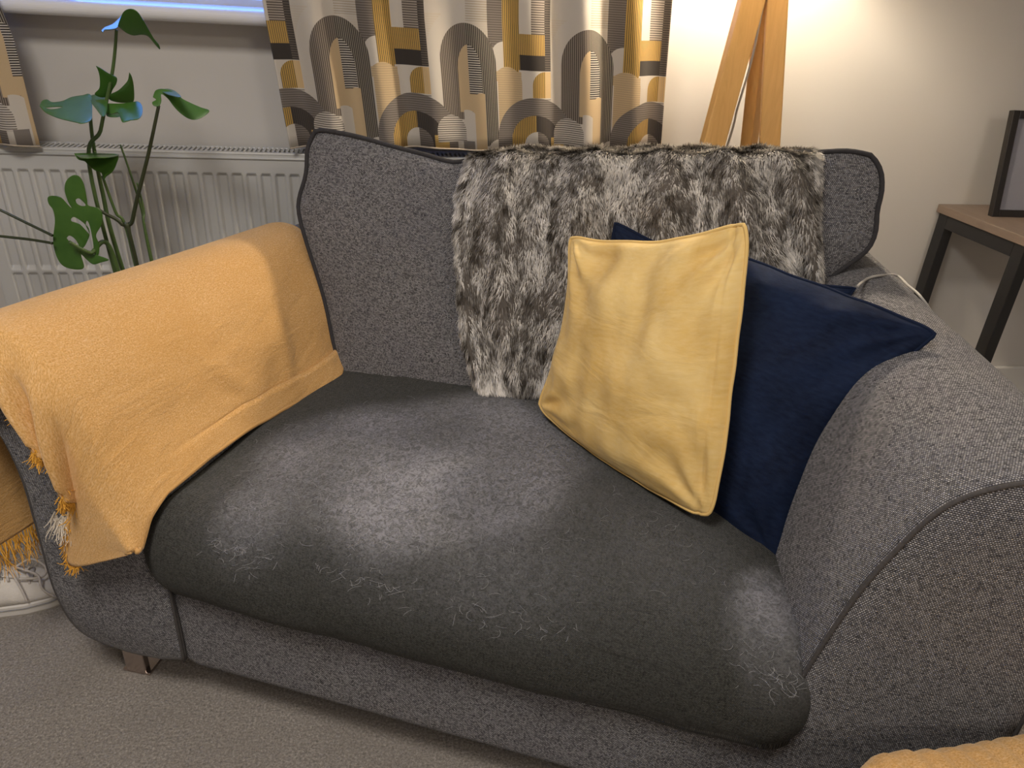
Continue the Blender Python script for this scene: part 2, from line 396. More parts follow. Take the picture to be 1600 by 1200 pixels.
win = struct(empty('window_1', (0, YW + .22, wz0)), 'white framed window glowing dusk blue above the sill', 'window')
box('window_frame', (wx0, YW + .2, wz0), (wx1, YW + .25, wz0 + .05), MAT['white'], win)
box('window_frame', (wx0, YW + .2, wz1 - .05), (wx1, YW + .25, wz1), MAT['white'], win)
for x in (wx0, (wx0 + wx1) / 2 - .025, wx1 - .05): box('window_frame', (x, YW + .2, wz0 + .05), (x + .05, YW + .25, wz1 - .05), MAT['white'], win)
for x in (wx0 + .05, (wx0 + wx1) / 2 + .025): box('pane', (x, YW + .22, wz0 + .05), (x + .705, YW + .226, wz1 - .05), MAT['glass'], win, bv=0)
# sill board with rounded nose
sb = []
for k in range(13): a = math.pi / 2 + math.pi * k / 12; sb.append((2.075 + .017 * math.cos(a), 1.1665 + .0165 * math.sin(a)))
sb = [(YW + .2, 1.183)] + sb + [(YW + .2, 1.15)]
V = [(x, y, z) for x in (-.865, -.262) for y, z in sb]; n_ = len(sb)
f_ = [(j, (j + 1) % n_, n_ + (j + 1) % n_, n_ + j) for j in range(n_)] + [tuple(range(n_))[::-1], tuple(range(n_, 2 * n_))]
V2 = [(x, y, z) for x in (-.865, .75) for y, z in sb]
struct(mesh('trim_1', V2, f_, MAT['sill'], smooth=False), 'white rounded window sill board above the radiator', 'window sill')

# ------------------------------------------------------------------ radiator
rad = tag(empty('radiator', (0, 2.1, .2)), 'white fluted panel radiator under the window behind the plant', 'radiator')
rx0, rx1, rzt, rzb, ry = -.985, .62, .855, .27, 2.05
pitch = .0362; nfl = int((rx1 - rx0 - .03) / pitch)
prof = [(rx0, 0.)]
for i in range(nfl):
    c = rx0 + .03 + pitch * i
    prof += [(c, 0), (c + .006, .0075), (c + .023, .0075), (c + .029, 0)]
prof.append((rx1, 0)); prof = np.array(prof)
ztop = rzt - .052; zlow = ony(60, 422, ry)[2]
rows = [(rzt - .004, 0), (rzt - .012, 0), (ztop, 0), (ztop - .008, 1), (ztop - .012, 1), (zlow + .012, 1), (zlow, 0), (zlow - .006, 0), (zlow - .014, .8), (rzb + .03, .8), (rzb, 0)]
G = np.array([[(x, ry + d * k, z) for (x, d) in prof] for z, k in rows])
o = sheet('front_panel', G[:, ::-1], MAT['radiator'], rad); o.data.polygons.foreach_set('use_smooth', [False] * len(o.data.polygons)); bevel(o, .002, 2)
tube('top_seam', [(rx0, ry - .001, rzt - .014), (rx1, ry - .001, rzt - .014)], .0035, MAT['radiator'], rad)
box('back_panel', (rx0 + .01, ry + .075, rzb), (rx1 - .01, ry + .085, rzt - .01), MAT['radiator'], rad)
box('side_cover', (rx0 - .004, ry, rzb), (rx0, ry + .09, rzt), MAT['radiator'], rad); box('side_cover', (rx1, ry, rzb), (rx1 + .004, ry + .09, rzt), MAT['radiator'], rad)
box('grille_rail', (rx0, ry - .001, rzt - .006), (rx1, ry + .018, rzt), MAT['radiator'], rad); box('grille_rail', (rx0, ry + .072, rzt - .006), (rx1, ry + .09, rzt), MAT['radiator'], rad)
box('painted_grille_shade', (rx0, ry + .015, rzt - .05), (rx1, ry + .075, rzt - .045), MAT['grille_shade'], rad, bv=0)  # added dark sheet that paints the shade inside the grille
V, Fc = [], []
x = rx0 + .005
while x < rx1 - .008:
    k = len(V); a, b = (x, ry + .017, rzt - .005), (x + .0058, ry + .073, rzt - .0005)
    V += [(X_, Y_, Z_) for Z_ in (a[2], b[2]) for Y_ in (a[1], b[1]) for X_ in (a[0], b[0])]
    Fc += [tuple(k + q for q in f) for f in ((0, 2, 3, 1), (4, 5, 7, 6), (0, 1, 5, 4), (2, 6, 7, 3), (0, 4, 6, 2), (1, 3, 7, 5))]
    x += .0118
join_tris('grille_slats', V, Fc, MAT['radiator'], rad)
box('wall_bracket', (-.7, 2.135, .3), (-.66, YW, .7), MAT['radiator'], rad); box('wall_bracket', (.3, 2.135, .3), (.34, YW, .7), MAT['radiator'], rad)

# ------------------------------------------------------------------ curtains
def curtain(name, xa, xb, ztop_, zb_a, zb_b, xoff, label, edgefn=None, amp=.022, nf=7.5, ph=0., y0=2.03):
    ns, nt = 220, 40; G = np.zeros((ns, nt, 3)); UVc = np.zeros((ns, nt, 2))
    for i in range(ns):
        s = i / (ns - 1)
        for j in range(nt):
            q = j / (nt - 1); zb = zb_a + (zb_b - zb_a) * s + .004 * math.sin(s * 23)
            z = ztop_ + (zb - ztop_) * q
            xl, xr = xa(z), xb(z); xx = xl + (xr - xl) * s
            yy = y0 - amp * .3 + amp * math.sin(2 * math.pi * (s * nf) + ph + .6 * math.sin(z * 5)) * (.55 + .45 * q) * (.6 + .4 * math.sin(s * 9))
            G[i, j] = (xx, yy, z); UVc[i, j] = (xoff + (s * 1.0) * CW[name], 1.203 - z)
    o = sheet('cloth', G, MAT['curtain'], None, UVc, .0016)
    e = tag(empty(name, (G[0, 0][0], 2.03, ztop_)), label, 'curtain', None)
    o.parent = e; o.matrix_parent_inverse = Matrix.Translation(e.location).inverted()
    hem = G[:, -1]; V, f = tube_data(hem + [0, 0, .002], .0022, 6); h = mesh('hem', V, f, MAT['hem'], e)
    rings = []
    return e
MAT['hem'] = simple('curtain_hem', (.40, .34, .27), .9, .2, 80)
CW = {'curtain': 1.107}
curtain('curtain', lambda z: float(np.interp(z, [.87, 1.06, 1.2, 2.2], [-.218, -.238, -.255, -.27])), lambda z: float(np.interp(z, [.87, 1.26, 2.2], [.775, .745, .74])), 2.2, .872, .893, -.065,
        'arch patterned mustard and charcoal curtain hanging behind the sofa back')
CW = {'curtain': .62}
curtain('curtain', lambda z: -1.35, lambda z: float(np.interp(z, [.85, 1.1, 1.25, 2.2], [-.808, -.812, -.842, -.85])), 2.2, .862, .862, .205,
        'arch patterned curtain at the left edge of the photo', amp=.02, nf=4, ph=1.2)
rail = tag(tube('curtain_pole', [(-1.5, 2.05, 2.22), (1.0, 2.05, 2.22)], .012, MAT['black'], None, 12), 'black curtain pole above the window', 'curtain pole')

# ------------------------------------------------------------------ sofa
sofa = tag(empty('sofa', tuple(SO), AS), 'grey tweed loveseat with rolled arms, single seat cushion and piped back cushion', 'sofa')
SEC = catmull([(0, .115), (0, .22), (.006, .33), (.022, .43), (.055, .53), (.088, .615), (.128, .69), (.185, .742), (.245, .752), (.292, .725), (.305, .67), (.27, .60), (.248, .50), (.247, .36), (.246, .22), (.215, .135), (.13, .106), (.05, .104)], 110)
SECR = catmull([(-.06, .115), (-.062, .22), (-.058, .33), (-.042, .44), (-.012, .585), (.018, .675), (.052, .745), (.105, .785), (.165, .80), (.235, .79), (.285, .755), (.30, .69), (.275, .60), (.255, .50), (.252, .36), (.25, .22), (.215, .135), (.05, .104)], 110)
def arm_pt(side, k, v):
    du, z = SEC[k]; sh = .2 * v; z2 = z - (.03 * v if z > .5 else 0)
    if side > 0:
        du, z = SECR[k]; sh = .1 * v * (1 + .6 * max(0, .15 - du) / .15 * 0); z2 = z
    return w((-du + sh if side < 0 else 1.05 + du - sh + .02, v + (-.077 if side > 0 else 0) * (1 - v), z2))
def arm(side):
    vs_ = np.concatenate([[.0, .003, .008, .016], np.linspace(.03, .9, 40)]); G = np.zeros((len(vs_), len(SEC), 3))
    cen = np.array([.15, .45])
    for i, v in enumerate(vs_):
        inset = .014 * (1 - min(v / .016, 1)) ** 2
        for k in range(len(SEC)):
            p = arm_pt(side, k, v); c = w((-.13 if side < 0 else 1.19, v, .45)); d = c - p; d[2] *= 1; p = p + d / np.linalg.norm(d) * inset * .5; G[i, k] = p
    L1 = arclen(SEC if side < 0 else SECR); uvg = np.stack(np.meshgrid(vs_, L1, indexing='ij'), -1)
    a, b = G.shape[:2]; fs = grid_faces(a, b, 0, True, flip=(side > 0))
    o = mesh('arm', G.reshape(-1, 3), fs, MAT['sofa'], sofa, uvg[..., ::-1].reshape(-1, 2))
    # front panel, slightly domed
    ring = G[0]; c = ring.mean(0); rings = [ring + (c - ring) * q + w((0, 0, 0)) * 0 + (-SV) * (.012 * math.sin(min(q * 4, 1) * math.pi / 2)) for q in np.linspace(0.0, .97, 12)]
    R = np.array(rings); uvp = np.stack([(R - c) @ SU, R[..., 2]], -1)
    mesh('arm_front_panel', R.reshape(-1, 3), grid_faces(len(R), b, 0, True, flip=(side < 0)) + [tuple(range((len(R) - 1) * b, len(R) * b))], MAT['sofa'], sofa, uvp.reshape(-1, 2))
    tube('piping', G[1] - SV * .002, .0032, MAT['seam'], sofa, 7, True)
    cb = G[-1]; mesh('arm_back_panel', np.concatenate([cb, [cb.mean(0)]]), [(k, (k + 1) % b, b) for k in range(b)], MAT['sofa'], sofa, np.concatenate([cb, [cb.mean(0)]])[:, [0, 2]])
arm(-1); arm(1)
def rounded(name, lo, hi, r, mat, parent, n=22, fn=None, uvf=None, frame=w):
    lo, hi = np.array(lo, float), np.array(hi, float); c, h = (lo + hi) / 2, (hi - lo) / 2; r = np.minimum(np.array(r, float) * np.ones(3), h * .98)
    V, Fc = [], []
    t_ = np.linspace(-1, 1, n)
    for ax in range(3):
        for sg in (-1, 1):
            k = len(V)
            for a in t_:
                for b in t_:
                    p = np.zeros(3); p[ax] = sg; p[(ax + 1) % 3] = a; p[(ax + 2) % 3] = b
                    # denser near edges
                    p = np.sign(p) * (1 - (1 - np.abs(p)) ** 1.5)
                    q = p * h; core = np.clip(q, -(h - r), h - r); d = (q - core) / r; L = np.linalg.norm(d)
                    V.append(c + core + r * (d / L if L > 1e-9 else 0))
            for i in range(n - 1):
                for j in range(n - 1):
                    f = (k + i * n + j, k + (i + 1) * n + j, k + (i + 1) * n + j + 1, k + i * n + j + 1); Fc.append(f if sg > 0 else f[::-1])
    V = np.array(V); raw = V.copy()
    if fn: V = np.array([fn(p, (p - c) / h) for p in V])
    key = {}; remap = []; keep = []
    for i, p in enumerate(np.round(raw, 5)):
        kk = tuple(p)
        if kk not in key: key[kk] = len(keep); keep.append(i)
        remap.append(key[kk])
    Fc = [tuple(dict.fromkeys(remap[i] for i in f)) for f in Fc]; Fc = [f for f in Fc if len(f) > 2]
    V = V[keep]; raw = raw[keep]
    uvs = np.array([uvf(p) for p in raw]) if uvf else np.stack([raw[:, 0], raw[:, 1] + raw[:, 2]], 1)
    return mesh(name, np.array([frame(p) for p in V]), Fc, mat, parent, uvs)
# front rail and body
def skew(p, q): return np.array([p[0], p[1] - .077 * p[0] * max(0, 1 - p[1]), p[2]])
rounded('base_rail', (-.01, 0, .1), (1.08, .1, .34), .02, MAT['sofa'], sofa, 14, skew, lambda p: (p[0], p[2] - p[1]))
tube('piping', [w((-.002, -.003, z)) for z in np.linspace(.115, .30, 12)], .003, MAT['seam'], sofa, 6)
rounded('seat_base', (.0, .08, .12), (1.04, .86, .30), .02, MAT['sofa'], sofa, 6)
rounded('back_frame', (-.06, .72, .12), (1.2, .93, .86), .05, MAT['sofa'], sofa, 14, lambda p, q: np.array([p[0] + (.08 * (1 - (p[2] - .12) / .7) if p[0] < .5 else -.08 * (1 - (p[2] - .12) / .7)), p[1], p[2]]), lambda p: (p[0], p[2] + p[1]))
# seat cushion
def seatfn(p, q):
    u, v, z = p; x, y, zz = q
    z += .04 * (1 - x * x) * (1 - min(1, y * y)) * (1 if zz > 0 else .1) * max(zz, .1)
    z += .006 * nz(u, v, 3, 5) * (zz > -.2) + .003 * nz(u, v, 1, 14)
    v -= .075 * max(u, 0) * (1 - max(0, min(1, v / .8)))
    v -= .012 * (1 - x * x) * (y < -.5)
    if y < -.3 and zz < .5: v -= .008 * nz(u, z, 0, 7)
    u -= .08 * max(0, v) * max(0, x) ** 2
    u += .17 * max(0, v) * max(0, -x) ** 2
    if zz < -.5 and x > .3: z -= .018 * (x - .3)
    return np.array([u, v, z])
seat = rounded('seat_cushion', (-.058, -.035, .262), (1.075, .78, .468), (.085, .10, .10), MAT['seat'], sofa, 46, seatfn, lambda p: (p[0], p[1] + p[2]))
ha = seat.data.attributes.new('hairy', 'FLOAT', 'POINT'); co = np.zeros(len(seat.data.vertices) * 3); seat.data.vertices.foreach_get('co', co); co = co.reshape(-1, 3)
def hairy(u, v, z):
    a = min(1, 1.9 * max(0, 1 - ((u - .40 - .35 * (v - .2)) / .33) ** 2 - ((v - .20) / .29) ** 2 + .5 * nz(u, v, 2, 5)))
    b = max(0, 1 - ((u - 1.0) / .085) ** 2 - ((v + .02) / .13) ** 2) * 1.15
    d = .38 * max(0, 1 - ((u - .5) / .5) ** 2) * max(0, 1 - ((v - .08) / .22) ** 2)
    h = max(a * 1.0, b, d) * (.75 + .6 * nz(u, v, 0, 6))
    edge = min(1, max(0, (z - .37) / .07)); return max(0, min(1, h * edge))
HV = [hairy(*p) for p in co]; ha.data.foreach_set('value', HV)
# single loose hairs
V, Fc = [], []
top = [i for i in range(len(co)) if HV[i] > .12 and co[i][2] > .38 and co[i][0] < 1.02]
for _ in range(1400):
    i = random.choice(top)
    if random.random() > HV[i] + .15: continue
    c0 = co[i]; a = random.uniform(0, 6.28); L = random.uniform(.008, .028); kk = random.uniform(-110, 110); pts = []
    x, y = c0[0] + random.uniform(-.012, .012), c0[1] + random.uniform(-.012, .012); st = L / 6
    for s in range(7): pts.append(w((x, y, c0[2] + .0028))); x += st * math.cos(a); y += st * math.sin(a); a += kk * st
    pts = np.array(pts); T = np.gradient(pts, axis=0); N_ = np.cross(T, [0, 0, 1]); N_ /= np.linalg.norm(N_, axis=1)[:, None] + 1e-9
    k = len(V); wd = .00022
    for p, q in zip(pts, N_): V += [p + q * wd, p - q * wd]
    Fc += [(k + 2 * s, k + 2 * s + 1, k + 2 * s + 3, k + 2 * s + 2) for s in range(6)]
MAT['hair'] = simple('pale_pet_hair', (.30, .30, .31), .6, .1, 30)
join_tris('pet_hair', V, Fc, MAT['hair'], sofa)

# back cushion: outline of the front face given clockwise, boxed and piped
def coons(B, R, Tp, L, n, m):
    B, Tp = resample(B, n), resample(Tp, n); L, R = resample(L, m), resample(R, m); G = np.zeros((n, m, 3))
    for i in range(n):
        s = i / (n - 1)
        for j in range(m):
            t_ = j / (m - 1)
            G[i, j] = (1 - t_) * B[i] + t_ * Tp[i] + (1 - s) * L[j] + s * R[j] - ((1 - s) * (1 - t_) * B[0] + s * (1 - t_) * B[-1] + (1 - s) * t_ * Tp[0] + s * t_ * Tp[-1])
    return G
tl, tr = lean(494, 203), lean(1362, 243)
topc = catmull([tl, lean(515, 205), lean(560, 214), lean(610, 228), lean(665, 242), lean(712, 254), lean(760, 244), lean(880, 240), lean(1050, 240), lean(1200, 238), lean(1275, 238), lean(1325, 236), tr], 90)
lft = catmull([(.115, .52, .40), (.10, .54, .47), lean(508, 470), lean(480, 380), lean(468, 335), lean(468, 310), lean(477, 280), lean(480, 258), lean(481, 232), tl], 50)
rgt = catmull([(.95, .52, .40), (.97, .54, .50), lean(1250, 500), lean(1296, 436), lean(1350, 395), lean(1367, 365), lean(1370, 330), lean(1377, 300), lean(1376, 268), tr], 50)
bot = np.linspace(lft[0], rgt[0], 90)
Gs = coons(bot, rgt, topc, lft, 90, 60)
nrm = np.array([0, -1, .3]); nrm /= np.linalg.norm(nrm)
def puff(i, n, p=2.4, e=.6): x = abs(2 * i / (n - 1) - 1); return max(0, 1 - x ** p) ** e
DEP = .19
Gf, Gb = Gs.copy(), Gs.copy()
for i in range(90):
    for j in range(60):
        k = puff(i, 90, 3.2) * puff(j, 60, 2.6)
        Gf[i, j] = Gs[i, j] + nrm * (.045 * k + .005 * nz(*Gs[i, j] * 7) * k)
        Gb[i, j] = Gs[i, j] - nrm * (DEP + .03 * k) + np.array([0, 0, -.034 * (j / 59)])
tow = lambda G: np.array([[w(p) for p in r] for r in G])
cush = sheet('back_cushion', tow(Gf), MAT['sofa'], sofa)
sheet('back_cushion_rear', tow(Gb)[::-1], MAT['sofa'], cush)
def border(G): return np.concatenate([G[:, -1], G[::-1][1:, -1] * 0 + G[::-1][1:, -1]]) if 0 else np.concatenate([G[0, :, :], G[1:, -1], G[-1, ::-1][1:], G[::-1, 0][1:-1]])
bf, bb = border(Gf), border(Gb); L = 9; R = []
mid = Gs.mean((0, 1))
for q in np.linspace(0, 1, L):
    P = bf + (bb - bf) * q; out = P - mid; out[:, 1] = 0; out /= np.linalg.norm(out, axis=1)[:, None]
    R.append([w(p) for p in P + out * .008 * math.sin(math.pi * q)])
R = np.array(R); al = arclen(bf); uvb = np.array([[(a, q * .2) for a in al] for q in np.linspace(0, 1, L)])
mesh('back_cushion_boxing', R.reshape(-1, 3), grid_faces(L, R.shape[1], 0, True), MAT['sofa'], cush, uvb.reshape(-1, 2))
tube('piping', np.array([w(p + nrm * .002) for p in resample(bf, 220)[:-1]]), .0052, MAT['piping'], cush, 7, True)
# feet
def foot(u, v):
    f = empty('foot', (0, 0, 0), 0, sofa)
    c = w((u, v, 0)); box('foot', (-.022, -.008, .0), (.022, .008, .11), MAT['chrome'], sofa, .003, M=lambda p: w((u + p[0], v + p[1], p[2])))
    box('foot_plate', (-.03, -.008, 0), (.03, .06, .006), MAT['chrome'], sofa, .002, M=lambda p: w((u + p[0], v + p[1], p[2])))
    bpy.data.objects.remove(f)
foot(-.15, .045); foot(-.1, .82); foot(1.2, .03); foot(1.1, .82)

# ------------------------------------------------------------------ mustard throw over the left arm
def blanket():
    inner = [( -.34, .315), (-.345, .40), (-.34, .50), (-.335, .62), (-.325, .70), (-.285, .752), (-.225, .772), (-.165, .755), (-.112, .70), (-.072, .63), (-.04, .55), (-.012, .485), (.012, .44)]
    hp = lambda x, y: tuple(sp(x, y, (0, 1, 0), -.062)[[0, 2]])
    hem = [(-.34, .315), (-.345, .40), (-.34, .50), (-.335, .60), hp(-14, 632), hp(20, 650), hp(50, 684), hp(84, 738), hp(106, 790), hp(92, 838), hp(100, 890), hp(160, 879), hp(214, 862)]
    nt = 120; A = catmull(inner, nt); Hh = catmull(hem, nt); nsf, nsb = 26, 70
    G = np.zeros((nsf + nsb, nt, 3))
    EG = np.array([sp(x, y, (1, -.2, 0), d) for x, y, d in ((218, 862, .0), (233, 812, .0), (260, 773, .0), (330, 716, -.004), (400, 664, -.006), (440, 642, -.002), (500, 617, .008), (532, 592, .012))])
    for k in range(nt):
        tt = k / (nt - 1); u0, z0 = A[k]; uh, zh = Hh[k]
        vend = float(np.interp(tt, [0, .3, .45, .55, .7, .85, 1], [.58, .64, .69, .69, .65, .59, .535]))
        if k > nt * .93: vend -= .04 * ((tt - .93) / .07) ** 2
        for i in range(nsb):
            s = i / (nsb - 1); v0 = -.012 - .030 * max(0, (tt - .72) / .28) ** 1.35; v = v0 + (vend - v0) * s
            z = z0 - (.03 * v if z0 > .5 else 0); u = u0 + .2 * v
            # creases on the inner face
            if tt > .5:
                cr = .007 * math.exp(-((v - .42 + .35 * (tt - .8)) / .020) ** 2) * math.exp(-((tt - .82) / .1) ** 2) + .007 * math.exp(-((v - .26 - .5 * (tt - .8)) / .022) ** 2) * math.exp(-((tt - .80) / .07) ** 2)
                u += cr + .004 * nz(v * 9, tt * 8) ; z += .002 * nz(v * 12, tt * 9)
                bw = max(0, (tt - .72) / .28) ** 1.35
                ue, ze = np.interp(v, EG[:, 1], EG[:, 0]), np.interp(v, EG[:, 1], EG[:, 2])
                u += bw * (ue - (A[-1][0] + .2 * v)); z += bw * (ze + .003 - A[-1][1])
            else: u -= .004 * nz(v * 6, tt * 9)
            z += .003 * nz(v * 5, tt * 6, 2)
            G[nsf + i, k] = (u, v, z)
        for i in range(nsf):
            s = 1 - i / nsf                                                       # 0 at the arm edge, 1 at the hem
            us, vst, zs = G[nsf, k]; u = us + (uh - us) * s; z = zs + (zh - zs) * s
            hang = max(0, z0 - zh); amp = min(1, hang / .12) * math.sin(min(1, s * 1.3) * math.pi / 2)
            v = vst - .003 - .022 * min(1, s * 5) * min(1, hang / .03 + .1) - amp * (.026 * math.exp(-((tt - .40) / .03) ** 2) + .036 * math.exp(-((tt - .535) / .032) ** 2) + .034 * math.exp(-((tt - .645) / .026) ** 2) + .004 * nz(tt * 14, s * 2))
            G[i, k] = (u, v, z)
    Wd = tow(G); e = tag(empty('throw_blanket', w((-.15, .3, .76)), AS), 'mustard wool throw draped over the left sofa arm', 'blanket')
    c = sheet('cloth', Wd[:, ::-1], MAT['wool'], e, None, .005, -1)
    # rolled hem along the seat side and rear edge
    tube('rolled_hem', resample(np.concatenate([Wd[2:, -1], Wd[-1, ::-1][1:90]]), 200) + [0, 0, .001], .0048, MAT['wool'], e, 7)
    # fringe: front hem and outer hem
    V, Fc = [], []
    def strand(p, d, L, wd):
        k = len(V); q = p.copy(); dirn = d.copy(); n = 4
        side = np.cross(dirn, -SV); side /= np.linalg.norm(side) + 1e-9
        for s in range(n + 1):
            ww = wd * (1 - .6 * s / n); V.extend([q + side * ww, q - side * ww, q - SV * ww]); q = q + dirn * L / n; dirn = dirn + rng.normal(0, .22, 3); dirn /= np.linalg.norm(dirn)
        for s in range(n):
            a = k + 3 * s
            for x, y in ((0, 1), (1, 2), (2, 0)): Fc.append((a + x, a + y, a + y + 3, a + x + 3))
    hemw = resample(Wd[0], 900)
    zdrop = hemw[:, 2]
    for i, p in enumerate(hemw[:-1]):
        fr = i / 900
        if fr > .86: continue
        if fr < .34:                                                            # front edge of the outer drape carries no fringe
            continue
        for _ in range(2): strand(p + rng.normal(0, .001, 3), np.array([0, 0, -1.]) * .8 + rng.normal(0, .2, 3) - SU * .25 - SV * .1, rng.uniform(.010, .026), .0013)
    for i in range(nsf, nsf + nsb - 1):
        for _ in range(6):
            p = Wd[i, 0] + (Wd[i + 1, 0] - Wd[i, 0]) * rng.random(); strand(p, np.array([0, 0, -1.]) + rng.normal(0, .15, 3), rng.uniform(.05, .08), .0014)
    join_tris('fringe', V, Fc, MAT['fringe'], e)
    V.clear(); Fc.clear()
    for _ in range(160):
        p = w((-.145 + rng.normal(0, .008), -.038, .438 + rng.normal(0, .008))); strand(p, np.array([-.1, 0, -1.]) + rng.normal(0, .25, 3), rng.uniform(.02, .04), .0013)
    o = join_tris('loose_threads', V, Fc, MAT['pale_fringe'], e); o['label'] = 'pale underside threads at the torn corner'
blanket()

# ------------------------------------------------------------------ faux fur throw over the back cushion
def furthrow():
    ns, nt = 100, 130
    top = lambda s: None
    # path across the back: front bottom -> up the front -> over the top -> down behind
    Lp = [lean(745, 597, -.03), lean(728, 520, -.035), lean(718, 420, -.05), lean(716, 330, -.055), lean(722, 290, -.045), lean(732, 256, -.032)]
    Rp = [(1.0, .50, .50), (1.03, .50, .62), lean(1273, 470, -.05), lean(1275, 400, -.055), lean(1276, 300, -.05), lean(1273, 256, -.032)]
    def over(p, zadd):
        p = np.array(p); return [p + [0, .022, zadd + .004], p + [0, .075, zadd + .002], p + [0, .15, zadd - .016], p + [0, .225, -.045], p + [0, .27, -.12], p + [0, .28, -.28]]
    Lc = catmull([np.array(p) for p in Lp] + over(Lp[-1], .004), nt); Rc = catmull([np.array(p) for p in Rp] + over(Rp[-1], .002), nt)
    topz = lambda u: float(np.interp(u, topc[:, 0], topc[:, 2]))
    G = np.zeros((ns, nt, 3))
    ft = catmull([lean(x, y, -.06) for x, y in ((745, 597), (790, 606), (840, 606), (880, 595), (930, 560), (1010, 560), (1100, 560), (1200, 570))] + [Rc[0]], ns)
    for i in range(ns):
        s = i / (ns - 1)
        for j in range(nt):
            t_ = j / (nt - 1); p = Lc[j] * (1 - s) + Rc[j] * s
            if t_ < .45:
                k = 1 - t_ / .45; p = p * (1 - k * k) + (ft[i] + (p - (Lc[0] * (1 - s) + Rc[0] * s))) * k * k
            k = puff(i, ns, 4, .5)
            f = .5 + .5 * math.sin(s * 34 + 2.2 * math.sin(t_ * 5 + s * 4) + t_ * 6)
            fold = (f ** 2) * .026 * (.35 + .65 * math.sin(min(t_ * 1.9, 1) * math.pi)) + .008 * nz(s * 9, t_ * 7)
            th = math.pi / 4 * (1 - math.cos(math.pi * min(1, max(0, (t_ - .30) / .30)))); nn = np.array([0, -math.cos(th), math.sin(th) + .15]) if t_ < .8 else np.array([0, 1, .2])
            G[i, j] = p + nn * (fold + .010 * k) * (1 - .4 * min(1, max(0, (t_ - .35) / .2)))
    Wd = tow(G); e = tag(empty('fur_throw', w((.7, .75, 1.03)), AS), 'grey brown faux fur throw draped over the sofa back cushion', 'throw')
    c = sheet('backing', Wd, MAT['furbase'], e, None, .004, -1)
    # strands
    N = 110000; si = rng.random(N) * (ns - 1.001); wts = rng.random(N); tj = (wts ** 1.0) * .74 * (nt - 1.001)
    ne = 5000; si[:ne] = (rng.random(ne) ** 2) * 1.5; si[ne:2 * ne] = (ns - 1.002) - (rng.random(ne) ** 2) * 1.5; tj[2 * ne:3 * ne] = (rng.random(ne) ** 2) * 3
    i0, j0 = si.astype(int), tj.astype(int); a, b = (si - i0)[:, None], (tj - j0)[:, None]
    P = (Wd[i0, j0] * (1 - a) * (1 - b) + Wd[i0 + 1, j0] * a * (1 - b) + Wd[i0, j0 + 1] * (1 - a) * b + Wd[i0 + 1, j0 + 1] * a * b)
    dT = Wd[i0, j0 + 1] - Wd[i0, j0]; dS = Wd[i0 + 1, j0] - Wd[i0, j0]; dT /= np.linalg.norm(dT, axis=1)[:, None]; dS /= np.linalg.norm(dS, axis=1)[:, None]
    NN = np.cross(dS, dT); NN /= np.linalg.norm(NN, axis=1)[:, None]
    if (NN @ np.array(-SV)).mean() < 0: NN = -NN
    Q = P * 1.0; nv = np.array([[noise.noise(Vector(p * 26)), noise.noise(Vector(p * 26 + 50)), noise.noise(Vector(p * 12 + 9))] for p in Q])
    nv2 = np.array([noise.noise(Vector((p[0] * 48, p[1] * 48, p[2] * 14))) for p in Q])
    D = NN * (.55 + .35 * nv[:, :1]) - dT * (.95) + dS * (nv[:, 1:2] * 1.1) + rng.normal(0, .17, (N, 3))
    edge = ((i0 < 2) * -1. + (i0 > ns - 4) * 1.)[:, None]; D += dS * edge * .6
    D /= np.linalg.norm(D, axis=1)[:, None]
    Ln = rng.uniform(.013, .024, N)[:, None] * (1 + .3 * nv[:, 2:3]); side = np.cross(D, NN); side /= np.linalg.norm(side, axis=1)[:, None] + 1e-9
    wd = .00075; dn = np.array([0, 0, -1.]) * .25
    A0, A1 = P + side * wd, P - side * wd; m = P + D * Ln * .55; B0, B1 = m + side * wd * .8, m - side * wd * .8
    D2 = D - dT * .5 + dn; D2 /= np.linalg.norm(D2, axis=1)[:, None]; Tip = m + D2 * Ln * .5
    V = np.stack([A0, A1, B0, B1, Tip], 1).reshape(-1, 3); base = (np.arange(N) * 5)[:, None]
    Fc = [tuple(r) for r in (base + np.array([0, 1, 3, 2])).tolist()] + [tuple(r) for r in (base + np.array([2, 3, 4])).tolist()]
    nv3 = np.array([noise.noise(Vector((p[0] * 130, p[1] * 130, p[2] * 45))) for p in Q])
    g = np.clip(.58 + .75 * nv2 + .75 * nv3 + .35 * nv[:, 2] + rng.normal(0, .12, N), 0, 1) ** 1.2
    cl = np.array([.045, .036, .027])[None] * (1 - g[:, None]) + np.array([.86, .82, .76])[None] * g[:, None]
    colr = np.repeat(np.concatenate([cl, np.ones((N, 1))], 1), 5, 0); uvs = np.tile(np.array([[0, 0], [0, 0], [0, .55], [0, .55], [0, 1.]]), (N, 1))
    o = join_tris('fur_pile', V, Fc, MAT['fur'], e, uvs, colr)
furthrow()

